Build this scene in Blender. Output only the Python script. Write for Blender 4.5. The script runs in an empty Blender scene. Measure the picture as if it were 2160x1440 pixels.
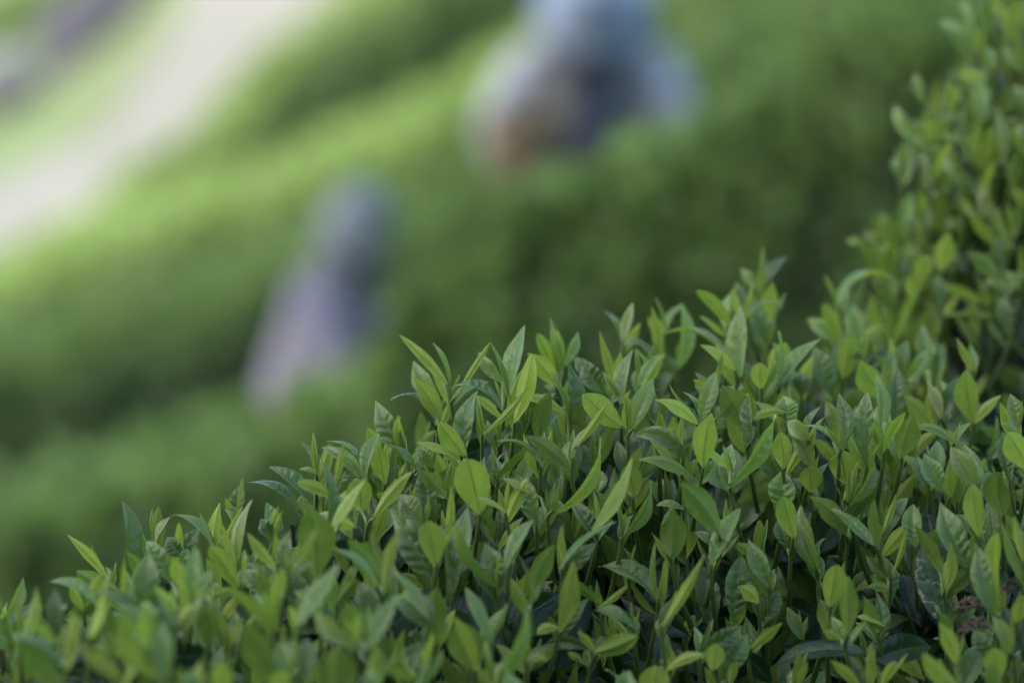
import bpy, math, random
import numpy as np
from mathutils import Vector, Matrix

random.seed(7)
rng = np.random.default_rng(7)
R = math.radians
scene = bpy.context.scene
COL = scene.collection

# ------------------------------------------------------------------ camera
CAM = np.array([0.0, 0.0, 3.0])
LENS, PITCH, FOCUS = 135.0, R(8), 2.235
S = 36.0 / LENS
cd = bpy.data.cameras.new('camera')
cd.lens = LENS
cd.sensor_width = 36
cd.clip_start = 0.05
cd.clip_end = 2000
cd.dof.use_dof = True
cd.dof.focus_distance = FOCUS
cd.dof.aperture_fstop = 3.4
cam = bpy.data.objects.new('camera', cd)
cam.location = CAM
cam.rotation_euler = (R(90) - PITCH, 0, 0)
COL.objects.link(cam)
scene.camera = cam

# ------------------------------------------------------------------ sky, sun, exposure
SUN_AZ, SUN_EL = R(-120), R(38)      # azimuth measured from the view direction (+y), negative = left
world = bpy.data.worlds.new('World')
scene.world = world
world.use_nodes = True
wn = world.node_tree.nodes
wl = world.node_tree.links
sky = wn.new('ShaderNodeTexSky')
sky.sky_type = 'NISHITA'
sky.sun_disc = False
sky.sun_elevation = SUN_EL
sky.sun_rotation = SUN_AZ
sky.air_density = 1.0
sky.dust_density = 2.2
wl.new(sky.outputs[0], wn['Background'].inputs[0])
wn['Background'].inputs[1].default_value = 0.15
sd = bpy.data.lights.new('sun', 'SUN')
sd.energy = 2.4
sd.angle = R(0.53)
sd.color = (1.0, 0.95, 0.86)
sun = bpy.data.objects.new('sun', sd)
SUN = np.array([math.sin(SUN_AZ) * math.cos(SUN_EL), math.cos(SUN_AZ) * math.cos(SUN_EL), math.sin(SUN_EL)])
sun.rotation_euler = Vector(SUN).to_track_quat('Z', 'Y').to_euler()
COL.objects.link(sun)
scene.view_settings.view_transform = 'Standard'
scene.view_settings.look = 'None'
scene.view_settings.gamma = 1
scene.view_settings.use_curve_mapping = False
scene.view_settings.exposure = 2.05
scene.cycles.use_denoising = True
scene.cycles.max_bounces = 7
scene.cycles.transmission_bounces = 6
scene.cycles.use_adaptive_sampling = False

# ------------------------------------------------------------------ helpers
FWD = np.array([0, math.cos(PITCH), -math.sin(PITCH)])
RIGHT = np.array([1.0, 0, 0])
UP = np.array([0, math.sin(PITCH), math.cos(PITCH)])
ZUP = np.array([0, 0, 1.0])


def at(px, py, D):
    """place of a thing read off the survey sheet (2160 x 1440 units) at distance D"""
    px, py, D = np.asarray(px, float), np.asarray(py, float), np.asarray(D, float)
    a = ((px - 1080) / 2160 * S * D)[..., None]
    b = ((720 - py) / 2160 * S * D)[..., None]
    return CAM + FWD * D[..., None] + RIGHT * a + UP * b


def unit(v):
    v = np.asarray(v, float)
    return v / (np.linalg.norm(v, axis=-1, keepdims=True) + 1e-12)


def tag(o, label=None, cat=None, group=None, kind=None):
    if label: o['label'] = label
    if cat: o['category'] = cat
    if group: o['group'] = group
    if kind: o['kind'] = kind
    return o


def empty(name, loc):
    o = bpy.data.objects.new(name, None)
    o.empty_display_size = 0.05
    o.location = loc
    COL.objects.link(o)
    return o


def link(name, me, parent=None, mat=None):
    o = bpy.data.objects.new(name, me)
    COL.objects.link(o)
    if mat is not None and not me.materials:
        me.materials.append(mat)
    if parent is not None:
        o.parent = parent
        base = Vector((0, 0, 0))
        q = parent
        while q is not None:
            base += q.location
            q = q.parent
        o.location = -base
    return o


class Geo:
    """collects quads / triangles with uv and tint, builds one mesh"""
    def __init__(self):
        self.v, self.f, self.uv, self.t, self.n = [], [], [], [], 0

    def add(self, v, f, uv=None, tint=(0, 0, .5)):
        v = np.asarray(v, float)
        k = len(v)
        self.v.append(v)
        self.f.append(np.asarray(f, int) + self.n)
        self.uv.append(np.zeros((k, 2)) if uv is None else uv)
        t = np.asarray(tint, float)
        self.t.append(np.tile(t, (k, 1)) if t.ndim == 1 else t)
        self.n += k

    def mesh(self, name, smooth=True):
        me = bpy.data.meshes.new(name)
        V = np.concatenate(self.v)
        UVs = np.concatenate(self.uv)
        T = np.concatenate(self.t)
        me.vertices.add(len(V))
        me.vertices.foreach_set('co', V.astype(np.float32).ravel())
        loops = np.concatenate([a.ravel() for a in self.f])
        counts = np.concatenate([np.full(len(a), a.shape[1]) for a in self.f])
        starts = np.concatenate([[0], np.cumsum(counts)[:-1]])
        me.loops.add(len(loops))
        me.loops.foreach_set('vertex_index', loops.astype(np.int32))
        me.polygons.add(len(counts))
        me.polygons.foreach_set('loop_start', starts.astype(np.int32))
        me.polygons.foreach_set('loop_total', counts.astype(np.int32))
        me.polygons.foreach_set('use_smooth', np.full(len(counts), smooth))
        uvl = me.uv_layers.new(name='UVMap')
        uvl.data.foreach_set('uv', UVs[loops].astype(np.float32).ravel())
        ca = me.color_attributes.new('tint', 'FLOAT_COLOR', 'POINT')
        ca.data.foreach_set('color', np.c_[T, np.ones(len(T))].astype(np.float32).ravel())
        me.update()
        me.validate()
        return me


def tube(geo, pts, rad, sides=6, tint=(0, 0, .5), cap=True):
    pts = np.asarray(pts, float)
    n = len(pts)
    rad = np.broadcast_to(np.asarray(rad, float), (n,))
    tan = np.gradient(pts, axis=0)
    tan = unit(tan)
    ref = np.array([0.3, 1.0, 0.1])
    a = unit(np.cross(tan, ref))
    b = np.cross(tan, a)
    ang = np.arange(sides) / sides * 2 * math.pi
    ring = (a[:, None, :] * np.cos(ang)[None, :, None] + b[:, None, :] * np.sin(ang)[None, :, None]) * rad[:, None, None]
    v = (pts[:, None, :] + ring).reshape(-1, 3)
    f = []
    for i in range(n - 1):
        for j in range(sides):
            k = (j + 1) % sides
            f.append((i * sides + j, i * sides + k, (i + 1) * sides + k, (i + 1) * sides + j))
    uv = np.c_[np.tile(ang / 6.283, n), np.repeat(np.linspace(0, 1, n), sides)]
    geo.add(v, f, uv, tint)


def bez(p0, p1, p2, n):
    t = np.linspace(0, 1, n)[:, None]
    return (1 - t) ** 2 * p0 + 2 * t * (1 - t) * p1 + t * t * p2


def idw(anc, x, y, p=3.0):
    x, y = np.asarray(x, float), np.asarray(y, float)
    num = np.zeros(np.broadcast(x, y).shape)
    den = np.zeros_like(num)
    for ax, ay, val in anc:
        w = 1.0 / (((x - ax) ** 2 + (y - ay) ** 2) + 1e-3) ** (p / 2)
        num += w * val
        den += w
    return num / den


def vnoise(x, y, seed=0):
    """cheap smooth value noise, about -1..1"""
    x, y = np.asarray(x, float), np.asarray(y, float)
    xi, yi = np.floor(x).astype(int), np.floor(y).astype(int)
    xf, yf = x - xi, y - yi
    xf, yf = xf * xf * (3 - 2 * xf), yf * yf * (3 - 2 * yf)
    def h(a, b):
        n = np.sin(a * 127.1 + b * 311.7 + seed * 74.7) * 43758.5453
        return (n - np.floor(n)) * 2 - 1
    return (h(xi, yi) * (1 - xf) + h(xi + 1, yi) * xf) * (1 - yf) + (h(xi, yi + 1) * (1 - xf) + h(xi + 1, yi + 1) * xf) * yf


# ------------------------------------------------------------------ materials
def new_mat(name):
    m = bpy.data.materials.new(name)
    m.use_nodes = True
    return m, m.node_tree.nodes, m.node_tree.links, m.node_tree.nodes['Principled BSDF']


class NB:
    def __init__(self, m):
        self.n, self.l = m.node_tree.nodes, m.node_tree.links

    def val(self, s, v):
        if isinstance(v, (int, float, tuple, list)):
            s.default_value = v
        else:
            self.l.new(v, s)

    def math(self, op, a, b=0.0, c=None, clamp=False):
        x = self.n.new('ShaderNodeMath')
        x.operation = op
        x.use_clamp = clamp
        self.val(x.inputs[0], a)
        self.val(x.inputs[1], b)
        if c is not None: self.val(x.inputs[2], c)
        return x.outputs[0]

    def mix(self, f, a, b, mode='MIX'):
        x = self.n.new('ShaderNodeMix')
        x.data_type = 'RGBA'
        x.blend_type = mode
        self.val(x.inputs[0], f)
        self.val(x.inputs[6], a if not isinstance(a, tuple) else (*a, 1))
        self.val(x.inputs[7], b if not isinstance(b, tuple) else (*b, 1))
        return x.outputs[2]

    def step(self, v, lo, hi):
        x = self.n.new('ShaderNodeMapRange')
        x.interpolation_type = 'SMOOTHSTEP'
        self.val(x.inputs[0], v)
        x.inputs[1].default_value, x.inputs[2].default_value = lo, hi
        return x.outputs[0]

    def noise(self, vec, scale, detail=3, rough=.55):
        x = self.n.new('ShaderNodeTexNoise')
        if vec is not None: self.l.new(vec, x.inputs['Vector'])
        x.inputs['Scale'].default_value = scale
        x.inputs['Detail'].default_value = detail
        x.inputs['Roughness'].default_value = rough
        return x.outputs[0]


def leaf_material(name, top_y, top_o, und_y, und_o, damage=False, fine=True):
    m, n, l, p = new_mat(name)
    b = NB(m)
    at_ = n.new('ShaderNodeAttribute')
    at_.attribute_name = 'tint'
    sep = n.new('ShaderNodeSeparateColor')
    l.new(at_.outputs['Color'], sep.inputs[0])
    age, warm, val = sep.outputs[0], sep.outputs[1], sep.outputs[2]
    uv = n.new('ShaderNodeUVMap')
    uv.uv_map = 'UVMap'
    su = n.new('ShaderNodeSeparateXYZ')
    l.new(uv.outputs[0], su.inputs[0])
    u, v = su.outputs[0], su.outputs[1]
    au = b.math('MULTIPLY', b.math('ABSOLUTE', b.math('SUBTRACT', u, .5)), 2.0)   # 0 rib .. 1 edge
    geo = n.new('ShaderNodeNewGeometry')
    back = geo.outputs['Backfacing']
    tc = n.new('ShaderNodeTexCoord')
    nz = b.noise(tc.outputs['Object'], 160, 3) if fine else .5
    nz2 = b.noise(tc.outputs['Object'], 45, 2)
    top = b.mix(age, top_y, top_o)
    und = b.mix(age, und_y, und_o)
    col = b.mix(back, top, und)
    col = b.mix(b.math('MULTIPLY', warm, b.step(nz2, .3, .65)), col, (.235, .185, .075))
    # lateral veins, curved towards the tip
    ph = b.math('SUBTRACT', b.math('MULTIPLY', v, 7.0), b.math('MULTIPLY', au, 1.05))
    fr = b.math('ABSOLUTE', b.math('SUBTRACT', b.math('FRACT', ph), .5))          # 0 at vein
    vein = b.math('SUBTRACT', 1.0, b.step(fr, .0, .10))
    rib = b.math('SUBTRACT', 1.0, b.step(au, .025, .085))
    edge = b.step(au, .90, 1.0)
    col = b.mix(b.math('MULTIPLY', vein, .22), col, b.mix(.5, col, (.03, .09, .02)))
    ribc = b.mix(age, (.035, .085, .018), (.10, .17, .06))
    col = b.mix(b.math('MULTIPLY', rib, .62), col, ribc)
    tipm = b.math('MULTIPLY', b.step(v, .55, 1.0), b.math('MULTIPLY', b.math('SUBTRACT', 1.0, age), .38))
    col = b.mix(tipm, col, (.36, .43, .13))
    col = b.mix(b.math('MULTIPLY', edge, b.math('MULTIPLY', b.math('SUBTRACT', 1.0, age), .6)), col, (.34, .42, .12))
    net = 0.0
    if fine:
        vo = n.new('ShaderNodeTexVoronoi')
        vo.feature = 'DISTANCE_TO_EDGE'
        l.new(tc.outputs['Object'], vo.inputs['Vector'])
        vo.inputs['Scale'].default_value = 420
        net = b.math('SUBTRACT', 1.0, b.step(vo.outputs['Distance'], .0, .16))
        col = b.mix(b.math('MULTIPLY', net, .07), col, b.mix(age, (.05, .11, .02), (.05, .09, .04)))
        spot = b.step(b.noise(tc.outputs['Object'], 520, 2), .70, .74)
        col = b.mix(b.math('MULTIPLY', spot, .5), col, (.09, .075, .03))
        blot = b.step(b.noise(tc.outputs['Object'], 95, 3), .69, .715)
        col = b.mix(b.math('MULTIPLY', blot, .7), col, (.12, .085, .035))
    col = b.mix(b.math('MULTIPLY', b.step(nz2, .45, .75), .35), col, b.mix(age, (.20, .27, .035), (.03, .075, .02)))
    br = b.math('ADD', b.math('MULTIPLY', val, .9), b.math('ADD', .3, b.math('MULTIPLY', nz, .5)))
    mul = n.new('ShaderNodeVectorMath')
    mul.operation = 'SCALE'
    l.new(col, mul.inputs[0])
    l.new(br, mul.inputs[3])
    colf = mul.outputs[0]
    if damage:
        wob = b.noise(tc.outputs['Object'], 75, 4, .6)
        mask = b.math('SUBTRACT', 1.0, b.step(b.math('ABSOLUTE', b.math('SUBTRACT', wob, .5)), .012, .032))
        mask = b.math('MULTIPLY', mask, b.step(b.noise(tc.outputs['Object'], 30, 2), .42, .55))
        colf = b.mix(mask, colf, (.33, .25, .20))
    l.new(colf, p.inputs['Base Color'])
    rough = b.math('ADD', .15, b.math('MULTIPLY', back, .33))
    rough = b.math('ADD', rough, b.math('MULTIPLY', nz2, .12))
    l.new(rough, p.inputs['Roughness'])
    b.val(p.inputs['Specular IOR Level'], b.math('SUBTRACT', .58, b.math('MULTIPLY', age, .30)))
    h = b.math('ADD', b.math('MULTIPLY', vein, -.5), b.math('ADD', b.math('MULTIPLY', rib, -.8), b.math('SUBTRACT', b.math('MULTIPLY', nz, .5), b.math('MULTIPLY', net, .25))))
    bump = n.new('ShaderNodeBump')
    bump.inputs['Strength'].default_value = .3
    bump.inputs['Distance'].default_value = .0009
    l.new(h, bump.inputs['Height'])
    l.new(bump.outputs[0], p.inputs['Normal'])
    tr = n.new('ShaderNodeBsdfTranslucent')
    trc = b.mix(.6, colf, b.mix(age, (.30, .45, .035), (.04, .13, .012)))
    l.new(trc, tr.inputs[0])
    l.new(bump.outputs[0], tr.inputs[1])
    mx = n.new('ShaderNodeMixShader')
    b.val(mx.inputs[0], b.math('SUBTRACT', .46, b.math('MULTIPLY', age, .28)))
    l.new(p.outputs[0], mx.inputs[1])
    l.new(tr.outputs[0], mx.inputs[2])
    l.new(mx.outputs[0], n['Material Output'].inputs[0])
    return m


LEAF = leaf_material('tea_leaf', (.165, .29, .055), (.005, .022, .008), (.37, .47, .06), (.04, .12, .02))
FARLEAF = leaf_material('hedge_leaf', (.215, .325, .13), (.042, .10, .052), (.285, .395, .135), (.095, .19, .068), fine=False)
HURT = leaf_material('scarred_leaf', (.05, .10, .05), (.025, .065, .035), (.06, .11, .05), (.05, .10, .04), damage=True)


def simple_mat(name, c1, c2, scale=20, rough=.8, bump=.3, dist=.01):
    m, n, l, p = new_mat(name)
    b = NB(m)
    tc = n.new('ShaderNodeTexCoord')
    nz = b.noise(tc.outputs['Object'], scale, 5, .6)
    l.new(b.mix(b.step(nz, .3, .7), c1, c2), p.inputs['Base Color'])
    p.inputs['Roughness'].default_value = rough
    bp = n.new('ShaderNodeBump')
    bp.inputs['Strength'].default_value = bump
    bp.inputs['Distance'].default_value = dist
    l.new(nz, bp.inputs['Height'])
    l.new(bp.outputs[0], p.inputs['Normal'])
    return m


STEM = simple_mat('green_stem', (.10, .165, .04), (.14, .20, .055), 200, .5, .2, .001)
TWIG = simple_mat('brown_twig', (.05, .035, .022), (.09, .07, .045), 150, .8, .5, .002)
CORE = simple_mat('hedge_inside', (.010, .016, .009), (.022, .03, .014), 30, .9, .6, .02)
SOIL = simple_mat('slope_soil', (.085, .098, .048), (.07, .118, .038), 3, .95, .5, .03)
PATHM = simple_mat('pale_path', (.146, .147, .134), (.105, .104, .094), 1.1, .95, .4, .02)
ROCKD = simple_mat('dark_rock', (.028, .028, .038), (.045, .043, .058), 6, .85, .6, .03)
ROCKL = simple_mat('pale_rock', (.17, .17, .18), (.13, .13, .14), 6, .85, .6, .03)
DRY = simple_mat('dry_bract', (.07, .048, .03), (.13, .095, .065), 300, .8, .4, .001)

# ------------------------------------------------------------------ rows and terrain (large structure)
ROWS = {
 'r1': [(-900,1330,6.9),(-500,1190,6.8),(0,1010,6.7),(550,870,6.6),(800,745,6.55),(1000,590,6.5),(1100,440,6.45),(1250,325,6.4),(1500,215,6.3),(1750,85,6.2),(2000,-50,6.1),(2400,-260,6.0),(2900,-500,5.9)],
 'r2': [(-900,1030,12.6),(-400,840,12.5),(0,690,12.4),(300,610,12.3),(560,535,12.2),(900,400,12.1),(1200,235,12.0),(1500,60,11.9),(1900,-150,11.8),(2500,-450,11.6)],
 'r3': [(-700,760,16.1),(-300,640,16),(0,550,15.9),(250,435,15.8),(600,335,15.7),(900,205,15.6),(1100,85,15.5),(1400,-100,15.4),(1900,-380,15.2)],
 'r4': [(230,400,17.7),(330,330,17.7),(450,235,17.6),(600,105,17.6),(750,-10,17.5),(1000,-190,17.4),(1400,-450,17.2)],
 'r5': [(-900,420,25.7),(-400,160,25.6),(0,-30,25.5),(300,-190,25.4),(700,-420,25.3)],
}
PLOW = [(-500,800,19.3),(-200,650,19.1),(0,525,19.0),(250,385,18.9),(460,200,18.7),(650,0,18.5),(800,-170,18.4),(1050,-420,18.2)]
PUPP = [(-500,540,22.0),(-200,380,21.7),(0,278,21.5),(160,198,21.3),(260,100,21.1),(335,0,20.9),(450,-170,20.7),(680,-420,20.4)]
FRONT = [(0,1250,2.16),(250,1150,2.22),(550,1040,2.26),(900,800,2.29),(1200,790,2.28),(1350,700,2.36),(1600,640,2.42),(1800,740,2.42),
 (2050,820,2.38),(1000,1000,2.22),(1300,1000,2.235),(1700,1000,2.27),(2100,1000,2.25),(300,1400,1.97),(50,1400,2.0),(700,1400,2.02),
 (600,1200,2.13),(1000,1430,2.1),(1000,1200,2.17),(1400,1400,2.17),(1400,1200,2.21),(1800,1400,2.17),(2100,1400,2.14),(1800,1200,2.24),(2160,1200,2.2)]
SIL = np.array([(-300,1370),(-200,1330),(0,1275),(140,1215),(260,1160),(370,1140),(530,1110),(640,1010),(780,930),(880,850),(1000,800),(1100,775),(1300,760),(1450,740),
 (1560,720),(1640,720),(1750,740),(1900,760),(2050,830),(2110,890),(2160,910),(2500,920)], float)


def sil(px):
    return np.interp(px, SIL[:, 0], SIL[:, 1])


def d0(px, py):
    return idw(FRONT, px, py, 3.0)


def spine(name, n=60):
    a = np.array(ROWS[name], float)
    w = at(a[:, 0], a[:, 1], a[:, 2])
    s = np.concatenate([[0], np.cumsum(np.linalg.norm(np.diff(w, axis=0), axis=1))])
    t = np.linspace(0, s[-1], n)
    out = np.stack([np.interp(t, s, w[:, k]) for k in range(3)], 1) - np.array([0, 0, .075])
    k = np.array([1, 2, 3, 2, 1.]) / 9
    pad = np.concatenate([np.repeat(out[:1], 2, 0), out, np.repeat(out[-1:], 2, 0)])
    return np.stack([np.convolve(pad[:, c], k, 'valid') for c in range(3)], 1)


HEDGE_H = .72
GA = []
for k in ROWS:
    for p in spine(k, 14):
        GA.append((p[0], p[1], p[2] - HEDGE_H))
for a in FRONT[::2]:
    p = at(*a)
    GA.append((p[0], p[1], p[2] - .85))
for k in (PLOW, PUPP):
    for a in k:
        p = at(*a)
        GA.append((p[0], p[1], p[2]))
for a in ((-300,330,22.6),(-80,235,22.4),(60,190,22.4),(150,120,22.5),(260,20,22.5),(400,-130,22.5),(-300,250,24),(0,90,24),(200,-40,24)):
    p = at(*a)
    GA.append((p[0], p[1], p[2]))
GA.append((0, 0, CAM[2] - 1.25))
GA.append((-2, 0, CAM[2] - 2.2))
GA.append((2, 0, CAM[2] - .3))
GAn = np.array(GA)
A_ = np.c_[GAn[:, :2], np.ones(len(GAn))]
PL = np.linalg.lstsq(A_, GAn[:, 2], rcond=None)[0]
RES = [(x, y, z - (PL[0] * x + PL[1] * y + PL[2])) for x, y, z in GA]
RID_L = 52.0
PERP = np.array([math.cos(SUN_AZ), -math.sin(SUN_AZ)])
SDIR = np.array([math.sin(SUN_AZ), math.cos(SUN_AZ)])
SHADE_T = 14.4            # the added, unseen hill shades everything nearer than this line


def ground(x, y):
    x, y = np.asarray(x, float), np.asarray(y, float)
    sx = 26 * np.tanh(x / 26)
    sy = 60 * np.tanh(y / 60)
    z = PL[0] * sx + PL[1] * sy + PL[2]
    dmin = np.full(z.shape, 1e9)
    for ax, ay, _ in GA:
        dmin = np.minimum(dmin, (x - ax) ** 2 + (y - ay) ** 2)
    z = z + idw(RES, x, y, 3.0) * np.exp(-dmin / 40.0)
    z = z + 20 * (1 - np.exp(-(np.clip(-3.0 - y, 0, 400) * .95 / 20)))      # unseen bank added behind the viewer to cut low skylight
    # unseen hill added on the left, shaped so its shadow covers the near rows
    s = x * SDIR[0] + y * SDIR[1]
    t = x * PERP[0] + y * PERP[1]
    need = (RID_L + 10) * math.tan(SUN_EL) + CAM[2]
    along = np.clip((s - 23) / (RID_L - 23), 0, 1)
    along = along * along * (3 - 2 * along)
    side = np.clip((SHADE_T + 1.9 + .5 * vnoise(t * .7, s * .1, 3) - t) / 3.2, 0, 1)
    side = side * np.clip((t + 44) / 12, 0, 1)
    z = np.maximum(z, z + (need + 2.5 - z) * along * side)
    return z


def grid_mesh(name, xs, ys, fz, mat):
    X, Y = np.meshgrid(xs, ys, indexing='ij')
    Z = fz(X, Y)
    g = Geo()
    n, m = X.shape
    i, j = np.meshgrid(np.arange(n - 1), np.arange(m - 1), indexing='ij')
    f = np.stack([i * m + j, (i + 1) * m + j, (i + 1) * m + j + 1, i * m + j + 1], -1).reshape(-1, 4)
    g.add(np.stack([X, Y, Z], -1).reshape(-1, 3), f)
    return link(name, g.mesh(name), None, mat)


def axis(lo, hi, dense_lo, dense_hi, step, grow=1.22):
    a = list(np.arange(dense_lo, dense_hi, step))
    q, d = dense_lo, step
    while q > lo:
        d *= grow
        q -= d
        a.insert(0, q)
    q, d = a[-1], step
    while q < hi:
        d *= grow
        q += d
        a.append(q)
    return np.array(a)


tag(grid_mesh('hillside', axis(-400, 400, -6, 6, .25), axis(-300, 700, -2, 30, .3), ground, SOIL), kind='structure')  # slope, with the out-of-view hill and bank added for shade

# the pale path
g = Geo()
lo = np.array(PLOW, float)
up = np.array(PUPP, float)
tt = np.linspace(0, 1, 60)
LOW = np.stack([np.interp(tt, np.linspace(0, 1, len(lo)), at(lo[:, 0], lo[:, 1], lo[:, 2])[:, k]) for k in range(3)], 1)
UPP = np.stack([np.interp(tt, np.linspace(0, 1, len(up)), at(up[:, 0], up[:, 1], up[:, 2])[:, k]) for k in range(3)], 1)
NW = 9
P = []
for j in range(NW):
    u = j / (NW - 1)
    q = LOW * (1 - u) + UPP * u
    q = q + np.array([0, 0, 1]) * (.10 - .16 * (abs(u - .5) * 2) ** 6 + .02 * vnoise(q[:, 0] * 3, q[:, 1] * 3, 5))[:, None]
    P.append(q)
P = np.stack(P, 1)
i, j = np.meshgrid(np.arange(59), np.arange(NW - 1), indexing='ij')
f = np.stack([i * NW + j, (i + 1) * NW + j, (i + 1) * NW + j + 1, i * NW + j + 1], -1).reshape(-1, 4)
g.add(P.reshape(-1, 3), f)
tag(link('path', g.mesh('path'), None, PATHM), kind='structure')


# ------------------------------------------------------------------ blurred hedges behind
def small_leaves(geo, base, axis_, side, length, width, tint):
    """many 4-triangle leaves with a folded midrib"""
    n = len(base)
    nrm = np.cross(axis_, side)
    L, W = length[:, None], width[:, None]
    v = np.stack([base,
                  base + axis_ * L * .45 + side * W * .5 + nrm * W * .12,
                  base + axis_ * L * .5,
                  base + axis_ * L * .45 - side * W * .5 + nrm * W * .12,
                  base + axis_ * L + nrm * W * -.15], 1)
    uv = np.tile(np.array([(.5, 0), (1, .45), (.5, .5), (0, .45), (.5, 1.0)]), (n, 1))
    k = np.arange(n)[:, None] * 5
    f = np.concatenate([k + np.array([0, 1, 2]), k + np.array([0, 2, 3]), k + np.array([1, 4, 2]), k + np.array([2, 4, 3])])
    geo.add(v.reshape(-1, 3), f, uv, np.repeat(tint, 5, 0))


def hedge(key, label, n_leaf, hw, leaf, age, seed, rough=.05, clump=5.0, tilt=.14, side_age=.62):
    sp = spine(key, 160)
    root = empty('tea_hedge', sp[80] - np.array([0, 0, HEDGE_H]))
    tag(root, label, 'hedge', 'rows of tea hedge on the slope')
    tan = unit(np.gradient(sp, axis=0))
    side = unit(np.cross(tan, ZUP))          # points to the camera side or away
    side = np.where((side @ np.array([0, -1.0, 0]))[:, None] > 0, side, -side)

    def surf(s, q, lower=0.0):
        """s along 0..1, q across -1..1 (positive = camera side)"""
        i = np.clip(s * 159, 0, 158.999)
        k = i.astype(int)
        fr = (i - k)[:, None]
        c = sp[k] * (1 - fr) + sp[k + 1] * fr
        sd_ = side[k]
        bulge = rough * (vnoise(s * len(sp) / clump, q * 7, seed) + .6 * vnoise(s * len(sp) / clump * 2.1, q * 15, seed + 1))
        drop = HEDGE_H * np.clip((np.abs(q) - .45) / .55, 0, 1) ** 1.6 * .95 + tilt * q
        x = hw * np.sign(q) * (1 - (1 - np.abs(q)) ** 2)
        nr = unit(sd_ * (q * 1.1)[:, None] + ZUP)
        return c + sd_ * x[:, None] - ZUP * drop[:, None] + nr * (bulge - lower)[:, None], nr, bulge
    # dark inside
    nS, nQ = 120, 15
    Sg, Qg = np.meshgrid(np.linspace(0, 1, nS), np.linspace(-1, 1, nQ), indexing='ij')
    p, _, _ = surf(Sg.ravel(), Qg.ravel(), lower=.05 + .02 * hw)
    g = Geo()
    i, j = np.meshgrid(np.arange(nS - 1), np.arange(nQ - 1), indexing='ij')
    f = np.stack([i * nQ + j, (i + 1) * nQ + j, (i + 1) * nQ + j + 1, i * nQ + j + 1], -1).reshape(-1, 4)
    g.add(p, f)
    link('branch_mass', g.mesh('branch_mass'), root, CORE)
    s = rng.random(n_leaf)
    q = np.where(rng.random(n_leaf) < .8, rng.uniform(-.5, .95, n_leaf), rng.uniform(-.95, .3, n_leaf))
    p, nr, bulge = surf(s, q, lower=rng.random(n_leaf) ** 2 * .06)
    a = unit(nr * .6 + ZUP * .6 + rng.normal(0, .55, (n_leaf, 3)))
    sd_ = unit(np.cross(a, rng.normal(0, 1, (n_leaf, 3))))
    flip = (np.cross(a, sd_) @ np.array([0, 0, 1.0])) < 0
    sd_[flip] *= -1
    L = leaf * (.7 + .6 * rng.random(n_leaf))
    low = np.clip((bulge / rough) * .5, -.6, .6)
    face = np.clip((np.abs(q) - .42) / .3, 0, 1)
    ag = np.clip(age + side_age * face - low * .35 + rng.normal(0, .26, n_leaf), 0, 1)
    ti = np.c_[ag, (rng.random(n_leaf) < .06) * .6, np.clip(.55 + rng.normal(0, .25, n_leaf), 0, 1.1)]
    g = Geo()
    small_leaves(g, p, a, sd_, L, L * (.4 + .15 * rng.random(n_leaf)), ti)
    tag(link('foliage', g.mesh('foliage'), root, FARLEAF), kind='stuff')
    return root


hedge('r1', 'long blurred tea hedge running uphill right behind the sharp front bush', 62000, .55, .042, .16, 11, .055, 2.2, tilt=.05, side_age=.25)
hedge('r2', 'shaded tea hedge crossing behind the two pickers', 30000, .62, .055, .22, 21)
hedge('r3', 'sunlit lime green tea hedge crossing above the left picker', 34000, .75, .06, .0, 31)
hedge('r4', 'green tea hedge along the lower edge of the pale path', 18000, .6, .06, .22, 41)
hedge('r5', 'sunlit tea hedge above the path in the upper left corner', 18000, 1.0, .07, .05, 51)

# ------------------------------------------------------------------ rocks above the path
def rock(name, anchors, rad, mat, label, seed):
    c = np.array([at(*a) for a in anchors])
    n, m = 22, 16
    cen = bez(c[0], c[1], c[2], n)
    g = Geo()
    V = []
    for i in range(n):
        u = i / (n - 1)
        r = rad * math.sqrt(max(0.0, 1 - (2 * u - 1) ** 2)) ** .7
        for j in range(m):
            a = j / m * 2 * math.pi
            rr = r * (1 + .22 * float(vnoise(math.cos(a) * 1.6 + 7, u * 5 + math.sin(a) * 1.6, seed)))
            V.append(cen[i] + np.array([-.6 * math.sin(a) * rr, math.cos(a) * rr, .8 * math.sin(a) * rr]))
    F = [(i * m + j, i * m + (j + 1) % m, (i + 1) * m + (j + 1) % m, (i + 1) * m + j) for i in range(n - 1) for j in range(m)]
    g.add(V, F)
    o = link(name, g.mesh(name, smooth=False), None, mat)
    tag(o, label, 'rock')
    return o


rock('rock', [(95, 175, 22.3), (190, 100, 22.35), (345, -85, 22.4)], .26, ROCKD, 'long dark grey rock lying uphill on the slope above the pale path', 3)
rock('rock', [(-120, 195, 22.0), (-20, 160, 22.0), (85, 165, 22.0)], .22, ROCKL, 'pale grey rock at the left edge below the dark rock', 5)

# ------------------------------------------------------------------ the tea pickers
def cloth_mat(name, c, c2=None, scale=40):
    return simple_mat(name, c, c2 or tuple(x * .8 for x in c), scale, .85, .3, .01)


SKIN = simple_mat('skin', (.42, .27, .19), (.36, .22, .15), 60, .55, .1, .002)
HAIR = simple_mat('black_hair', (.015, .013, .012), (.03, .026, .024), 200, .5, .3, .002)
BASKET = simple_mat('bamboo_weave', (.23, .165, .095), (.16, .11, .06), 80, .7, .5, .004)
EYE = simple_mat('dark_eye', (.02, .015, .012), (.03, .02, .015), 50, .2, .0, .001)


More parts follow.
